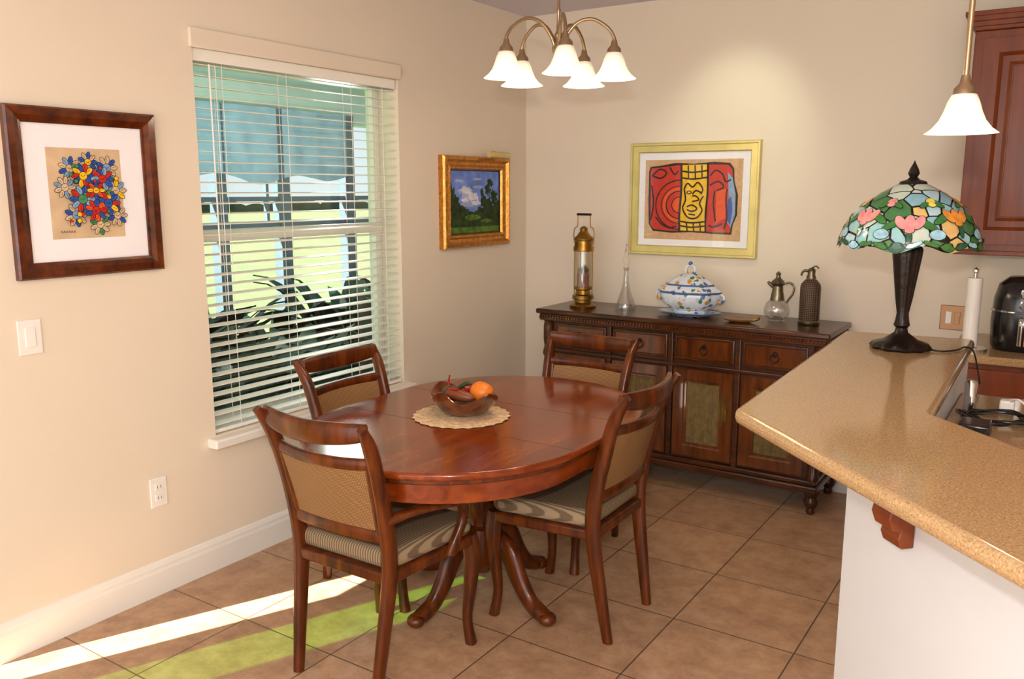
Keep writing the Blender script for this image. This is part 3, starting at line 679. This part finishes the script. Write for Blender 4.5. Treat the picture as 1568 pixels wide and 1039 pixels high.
# ------------------------------------------------------------------ bar and kitchen
BZ=1.07
k=E('breakfast_bar',(0,0,0))
out=[(-.71,3.38),(-.665,1.995),(1.0,.33),(1.0,.966),(-.25,2.216),(-.27,3.44)]
prism('countertop',round_poly(out,[.015,.05,0,0,.02,.03]),BZ-.038,BZ,M_stone,k,.016)
wl=[(-.38,3.36),(-.38,1.95),(.95,.62),(.95,.79),(-.28,2.02),(-.28,3.36)]
prism('half_wall',wl,0,BZ-.0385,M_halfwall,k)
dd=Vector((1,-1,0)).normalized(); nn=Vector((-1,-1,0)).normalized()
def corbel(px_,py_):
    o=Vector((px_,py_,0)); V=[];F=[]
    prof=[(0,0),(.085,0),(.085,-.03),(.068,-.045),(.055,-.055),(.06,-.075),(.05,-.10),(.032,-.105),(.036,-.12),(.028,-.14),(0,-.14)]
    for s in (-1,1):
        for h,z in prof: V.append(o+nn*h+dd*s*.03+Vector((0,0,BZ-.039+z)))
    m=len(prof); F=[tuple(range(m)),tuple(reversed(range(m,2*m)))]+[(i,(i+1)%m,(i+1)%m+m,i+m) for i in range(m)]
    obj('corbel',V,F,M_cab,k,smooth=False,bevel=.003)
corbel(-.235,1.804); corbel(.35,1.219)
kc=E('kitchen_counter',(0,0,0))
prism('lower_countertop',[(-.279,3.2),(-.279,2.03),(.94,.81),(1.3,1.15),(.30,2.3),(.30,3.2)],.885,.92,M_stone,kc,.006)
prism('lower_cabinet',[(-.279,3.18),(-.279,2.03),(.94,.81),(1.27,1.15),(.28,2.3),(.28,3.18)],.0,.885,M_cab,kc)
box('back_countertop',-.42,2.2,3.96,YB-.001,.885,.92,M_stone,kc,.008)
box('back_base_cabinet',-.40,2.2,4.0,YB-.001,.0,.885,M_cab,kc,.003)
for i in range(4):
    x0=-.37+i*.5
    box('drawer',x0,x0+.46,3.982,4.0,.72,.86,M_cab,kc,.004); box('door',x0,x0+.46,3.982,4.0,.12,.70,M_cab,kc,.004)
uc=E('wall_cabinet',(0,0,0)); cx0=-.45
box('case',cx0,1.6,4.30,YB-.001,1.33,2.27,M_cab,uc,.003)
for i in range(3):
    x0=cx0+.04+i*.6
    frame('door_frame',(x0,x0+.56,1.365,2.235),[(0,0),(0,.02),(.06,.02),(.068,.013),(.075,.006),(.10,.006),(.12,.015)],M_cab,uc,lambda u,v,h:(u,4.30-h,v))
    box('door_panel',x0+.115,x0+.445,4.286,4.30,1.48,2.12,M_cab,uc)
for j,(o1,z0,z1) in enumerate([(.0,2.27,2.29),(.015,2.285,2.31),(.03,2.305,2.33),(.038,2.325,2.345)]): box('crown',cx0-o1,1.6,4.28-o1,YB-.001,z0,z1,M_cab,uc,.003)
box('light_rail',cx0-.01,1.6,4.285,YB-.001,1.315,1.335,M_cab,uc,.003)
# appliances
af=E('air_fryer',(-.15,4.25,.9205))
lathe('body',[(0,0),(.125,0),(.135,.02),(.14,.12),(.135,.22),(.12,.28),(.08,.31),(0,.315)],M_black,af,sy=1.05,seg=48,mod=lambda r,z,a:(r*(1+.06*math.cos(4*a+pi)),z))
lathe('trim_ring',[(.1375,.165),(.1415,.168),(.1415,.173),(.1375,.176)],M_chrome,af,sy=1.05,seg=48,mod=lambda r,z,a:(r*(1+.06*math.cos(4*a+pi)),z))
for xx,zz in ((-.0,.25),(-.0,.20)):
    o=lathe('dial',[(0,.02),(.018,.02),(.02,.0),(.024,-.002)],M_chrome,af,(xx,-.140,zz)); o.rotation_euler=(pi/2,0,0)
sweep('basket_handle',[(-.0,-.14,.14),(-.0,-.19,.145),(-.0,-.195,.10),(-.0,-.19,.04)],[(.02,.012)]*4,M_chrome,af,side=(1,0,0),n=12)
pt=E('paper_towel_holder',(-.345,4.10,.9205))
lathe('base',[(0,0),(.07,0),(.07,.01),(.02,.014),(0,.014)],M_chrome,pt); lathe('rod',[(0,.01),(.006,.01),(.006,.33),(.012,.335),(.012,.345),(0,.355)],M_chrome,pt)
lathe('paper_roll',[(.008,.015),(.03,.015),(.03,.31),(.008,.31)],M_white,pt)
M_plate=mat('bronze_plate',(150,112,78),.35,.6,.05)
so=E('wall_socket_plate',(-.47,YB,.985)); box('plate',-.055,.055,-.006,0,-.06,.06,M_plate,so,.003); box('rocker',-.03,-.005,-.010,-.005,-.03,.03,M_white,so,.001); box('rocker_2',.008,.033,-.010,-.005,-.03,.03,M_plate,so,.001)
ph=E('phone_charger',(-.13,2.95,.9205)); box('charger_block',-.02,.02,-.02,.02,0,.045,M_white,ph,.006)
lathe('chrome_canister',[(0,0),(.018,0),(.018,.09),(.012,.10),(0,.10)],M_chrome,ph,(-.10,-.02,0))
pts=[]
for i in range(34):
    a_=i*.75; pts.append((-.02+.09*math.cos(a_)+.02*math.sin(i*1.7),-.12+.07*math.sin(a_)+.02*math.cos(i*2.1),.008+.012*abs(math.sin(i*1.1))))
sweep('black_cable',pts,.004,M_black,ph,side=(0,0,1),n=6,smooth=3)
sweep('white_cable',[(0,0,.03),(.03,-.05,.06),(.08,-.10,.03),(.14,-.2,.008)],.003,M_white,ph,side=(0,0,1),n=6)
box('power_adapter',-.10,-.02,-.34,-.24,0,.035,M_black,ph,.006)
# stained glass lamp
tl=E('stained_glass_table_lamp',(-.466,3.09,BZ+.0005))
lathe('base',[(0,0),(.09,0),(.095,.008),(.088,.02),(.055,.03),(.04,.042),(.022,.055),(.018,.07),(.026,.08),(.022,.095),(.018,.12),(.026,.17),(.036,.25),(.044,.31),(.046,.335),(.032,.36),(.02,.372),(.024,.385),(.012,.40),(.008,.42),(.008,.53),(0,.53)],M_darkmet,tl,seg=48,mod=lambda r,z,a:(r*(1+(.05*math.cos(10*a) if z>.1 or z<.02 else 0)),z))
SP=[(.217,.345),(.214,.37),(.202,.405),(.180,.445),(.148,.483),(.10,.518),(.05,.545),(.028,.552)]
def scz(z,a): return z+((.009*math.sin(9*a)+.004*math.sin(5*a+1)) if z<.365 else 0)
def sc(r,z,a): return (r,scz(z,a))
lathe('shade',SP+[(.028,.549)]+[(r-.003,z-.003) for r,z in reversed(SP[1:-1])]+[(.213,.345)],M_tiff,tl,seg=96,mod=sc)
cum=[0]
for (r0,z0),(r1,z1) in zip(SP,SP[1:]): cum.append(cum[-1]+math.hypot(r1-r0,z1-z0))
def dome(a,s,h):
    s=max(.0,min(cum[-1]-.001,s))
    for i in range(len(cum)-1):
        if s<=cum[i+1]:
            f=(s-cum[i])/(cum[i+1]-cum[i]); r=SP[i][0]+(SP[i+1][0]-SP[i][0])*f; z=SP[i][1]+(SP[i+1][1]-SP[i][1])*f
            tx,tz=SP[i+1][0]-SP[i][0],SP[i+1][1]-SP[i][1]; l_=math.hypot(tx,tz); nx_,nz_=tz/l_,-tx/l_
            return r+nx_*h, z+nz_*h, r
lead=mat('lead_came',(34,26,20),.4,.3)
def gl(n,c): return mat('glass_'+n,c,.15,0,.25,50,spec=.6)
G={'pink':gl('pink',(232,150,150)),'yel':gl('yellow',(240,220,90)),'org':gl('orange',(236,150,60)),'grn':gl('leaf_green',(60,120,56)),'lbl':gl('pale_blue',(160,205,225)),'dkg':gl('dark_green',(40,90,60)),'wht':gl('opal',(220,225,205))}
mats_=[lead]+list(G.values()); keys=list(G.keys()); DV=[];DF=[];DI=[]
hh_=[.001]
def petal(a,s,du,ds,pu,ps,rot,col):
    _,_,rb=dome(a,s+ds,0)
    for grow,mi in ((0,0),(-.0022,1+keys.index(col))):
        n=len(DV); K_=22; hh=hh_[0]+(0 if grow==0 else .0006)
        for ring in (0.,.5,1.):
            for i in range(K_ if ring>0 else 1):
                t_=2*pi*i/K_; x_=(pu+grow)*ring*math.cos(t_); y_=(ps+grow)*ring*math.sin(t_)
                xr=x_*math.cos(rot)-y_*math.sin(rot)+du; yr=x_*math.sin(rot)+y_*math.cos(rot)+ds
                q=dome(a,s+yr,hh); aa=a+xr/rb
                DV.append((q[0]*math.cos(aa),q[0]*math.sin(aa),scz(q[1],aa)))
        for i in range(K_): DF.append((n,n+1+i,n+1+(i+1)%K_)); DI.append(mi)
        for i in range(K_): DF.append((n+1+i,n+1+K_+i,n+1+K_+(i+1)%K_,n+1+(i+1)%K_)); DI.append(mi)
    hh_[0]+=.00004
NB=8
for i in range(NB):
    a_=2*pi*i/NB+.15
    c_=['pink','yel','pink','pink','yel','pink','pink','org'][i]
    s0=.088+(.018 if i%2 else -.005)
    petal(a_,s0,-.052,-.005,.033,.013,.6,'grn'); petal(a_,s0,.052,-.005,.033,.013,-.6,'grn'); petal(a_,s0,.0,-.045,.010,.026,0,'dkg')
    if c_=='yel':
        for k_ in range(6): petal(a_,s0,.021*math.cos(k_*pi/3),.021*math.sin(k_*pi/3),.015,.013,k_*pi/3,'yel')
        petal(a_,s0,0,0,.011,.011,0,'org')
    else:
        petal(a_,s0,-.026,.004,.016,.028,.55,c_); petal(a_,s0,.026,.004,.016,.028,-.55,c_); petal(a_,s0,0,.002,.018,.030,0,c_); petal(a_,s0,0,-.022,.016,.011,0,c_)
    a2=a_+pi/NB
    petal(a2,.165,0,0,.017,.022,0,'yel' if i%3==0 else ('org' if i%3==1 else 'pink')); petal(a2,.165,-.022,-.012,.018,.010,.7,'grn'); petal(a2,.165,.022,-.012,.018,.010,-.7,'grn')
    petal(a2,.035,0,.012,.026,.018,0,'lbl')
for i in range(28):
    a_=2*pi*i/28; petal(a_,.014,0,-.002,.024,.011,0,['grn','dkg','lbl','grn'][i%4])
obj('shade_flowers',DV,DF,mats_,tl,smooth=True,fmi=DI,angle=60)
lathe('shade_cap',[(.045,.545),(.04,.556),(.02,.562),(.012,.57),(.018,.582),(.014,.595),(.004,.615),(0,.625)],M_darkmet,tl)
sweep('cord',[(.08,.0,.006),(.13,-.01,.004),(.17,.05,.004),(.185,.12,.004),(.21,.16,-.02),(.235,.18,-.13)],.003,M_black,tl,side=(0,0,1),n=6)

# ------------------------------------------------------------------ lights (fixtures)
def bell(parent,loc,s=1):
    P=[(.022,.10),(.030,.096),(.038,.078),(.045,.055),(.055,.032),(.070,.013),(.087,.0)]
    lathe('shade',[(r*s,z*s) for r,z in P]+[((r-.003)*s,z*s) for r,z in reversed(P)],M_shade,parent,loc,seg=40)
    lathe('socket_cup',[(0,.145*s),(.010*s,.145*s),(.014*s,.125*s),(.026*s,.112*s),(.028*s,.094*s),(0,.094*s)],M_nickel,parent,loc,seg=24)
    ball('bulb',(loc[0],loc[1],loc[2]+.04*s),.022*s,M_bulb,parent,(1,1,1.3))
def plight(name,loc,p,parent=None,r=.03,col=(1,.80,.55)):
    ld=bpy.data.lights.new(name,'POINT'); ld.energy=p; ld.color=col; ld.shadow_soft_size=r
    o=bpy.data.objects.new(name,ld); link(o); o.location=loc
    if parent:o.parent=parent
    return o
CX,CY=-1.65,2.80
ch=E('chandelier',(CX,CY,0)); base_a=math.atan2(-CY,-CX)
for i in range(5):
    an=base_a+.12+2*pi*i/5; d=Vector((math.cos(an),math.sin(an),0)); RR=.205
    pts=[d*r+Vector((0,0,z)) for r,z in ((.012,2.105),(.03,2.15),(.07,2.195),(.125,2.205),(.178,2.175),(.203,2.14),(RR,2.115))]
    sweep('arm',pts,.0065,M_nickel,ch,side=(-d.y,d.x,0),n=10)
    bell(ch,tuple(d*RR+Vector((0,0,1.995))),.93); plight('chandelier_bulb',tuple(d*RR+Vector((0,0,1.985))),2.4,ch)
lathe('hub',[(0,2.07),(.006,2.075),(.012,2.085),(.022,2.095),(.024,2.11),(.018,2.125),(.012,2.14),(.016,2.155),(.008,2.17),(.0055,2.23),(.009,2.24),(.0055,2.25),(.0055,ZC-.03),(.05,ZC-.028),(.06,ZC-.001),(0,ZC-.001)],M_nickel,ch)
pd=E('pendant_light',(-.232,2.115,0))
bell(pd,(0,0,1.72),.84); plight('pendant_bulb',(0,0,1.708),1.6,pd)
lathe('rod',[(0,1.835),(.006,1.84),(.006,ZC-.03),(.05,ZC-.028),(.06,ZC-.001),(0,ZC-.001)],M_nickel,pd)

def area(name,loc,rot,sx,sy,p,col=(1,1,1)):
    ld=bpy.data.lights.new(name,'AREA'); ld.shape='RECTANGLE'; ld.size=sx; ld.size_y=sy; ld.energy=p; ld.color=col
    o=bpy.data.objects.new(name,ld); link(o); o.location=loc; o.rotation_euler=rot; return o
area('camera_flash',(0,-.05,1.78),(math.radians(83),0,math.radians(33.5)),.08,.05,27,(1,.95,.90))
area('ceiling_fill',(.3,-1.0,ZC-.03),(0,0,0),1.6,1.6,60,(1,.88,.74))  # added soft fill under the ceiling, no fixture here
area('rear_fill',(-.3,-3.1,1.3),(math.radians(90),0,0),4,2.2,80,(.95,.97,1))  # added cool fill panel behind the camera, no door modelled
def spot(name,loc,tgt,p,ang,col):
    ld=bpy.data.lights.new(name,'SPOT'); ld.energy=p; ld.spot_size=math.radians(ang); ld.spot_blend=.9; ld.color=col; ld.shadow_soft_size=.05
    o=bpy.data.objects.new(name,ld); link(o); o.location=loc; o.rotation_euler=(Vector(tgt)-Vector(loc)).to_track_quat('-Z','Y').to_euler()
spot('wall_glow_spot',(-1.45,3.85,ZC-.02),(-1.6,4.61,1.85),20,60,(.95,1,.74))  # unseen spot added to make the greenish glow on the back wall
# sun
sd=bpy.data.lights.new('sun','SUN'); sd.energy=30; sd.angle=.0093; sd.color=(1,.96,.9)
so_=bpy.data.objects.new('sun',sd); link(so_)
el=math.radians(40); dv=Vector((.408*math.cos(el),.913*math.cos(el),-math.sin(el))); so_.rotation_euler=dv.to_track_quat('-Z','Y').to_euler()
pl=plight('porch_fill',(-4.6,4.6,1.9),38,None,.15,(1,1,.97))  # added fill to brighten the porch ceiling and roll shade
# sky
wd=bpy.data.worlds.new('sky'); S.world=wd; wd.use_nodes=True; nt=wd.node_tree; bg=nt.nodes['Background']
tc=N(nt,'ShaderNodeTexCoord'); sp=N(nt,'ShaderNodeSeparateXYZ'); nt.links.new(tc.outputs['Generated'],sp.inputs[0])
r=ramp(nt,[(.0,(.88,.94,1,1)),(.5,(.45,.66,.95,1))]); nt.links.new(sp.outputs[2],r.inputs[0]); nt.links.new(r.outputs[0],bg.inputs[0]); bg.inputs[1].default_value=1.1

# ------------------------------------------------------------------ camera
cd=bpy.data.cameras.new('camera'); cam=bpy.data.objects.new('camera',cd); link(cam)
cam.location=(0,0,1.6); cam.rotation_euler=(math.radians(80),0,math.radians(33.5)); cd.sensor_width=36; cd.lens=29.85; cd.clip_start=.05; cd.clip_end=300
S.camera=cam
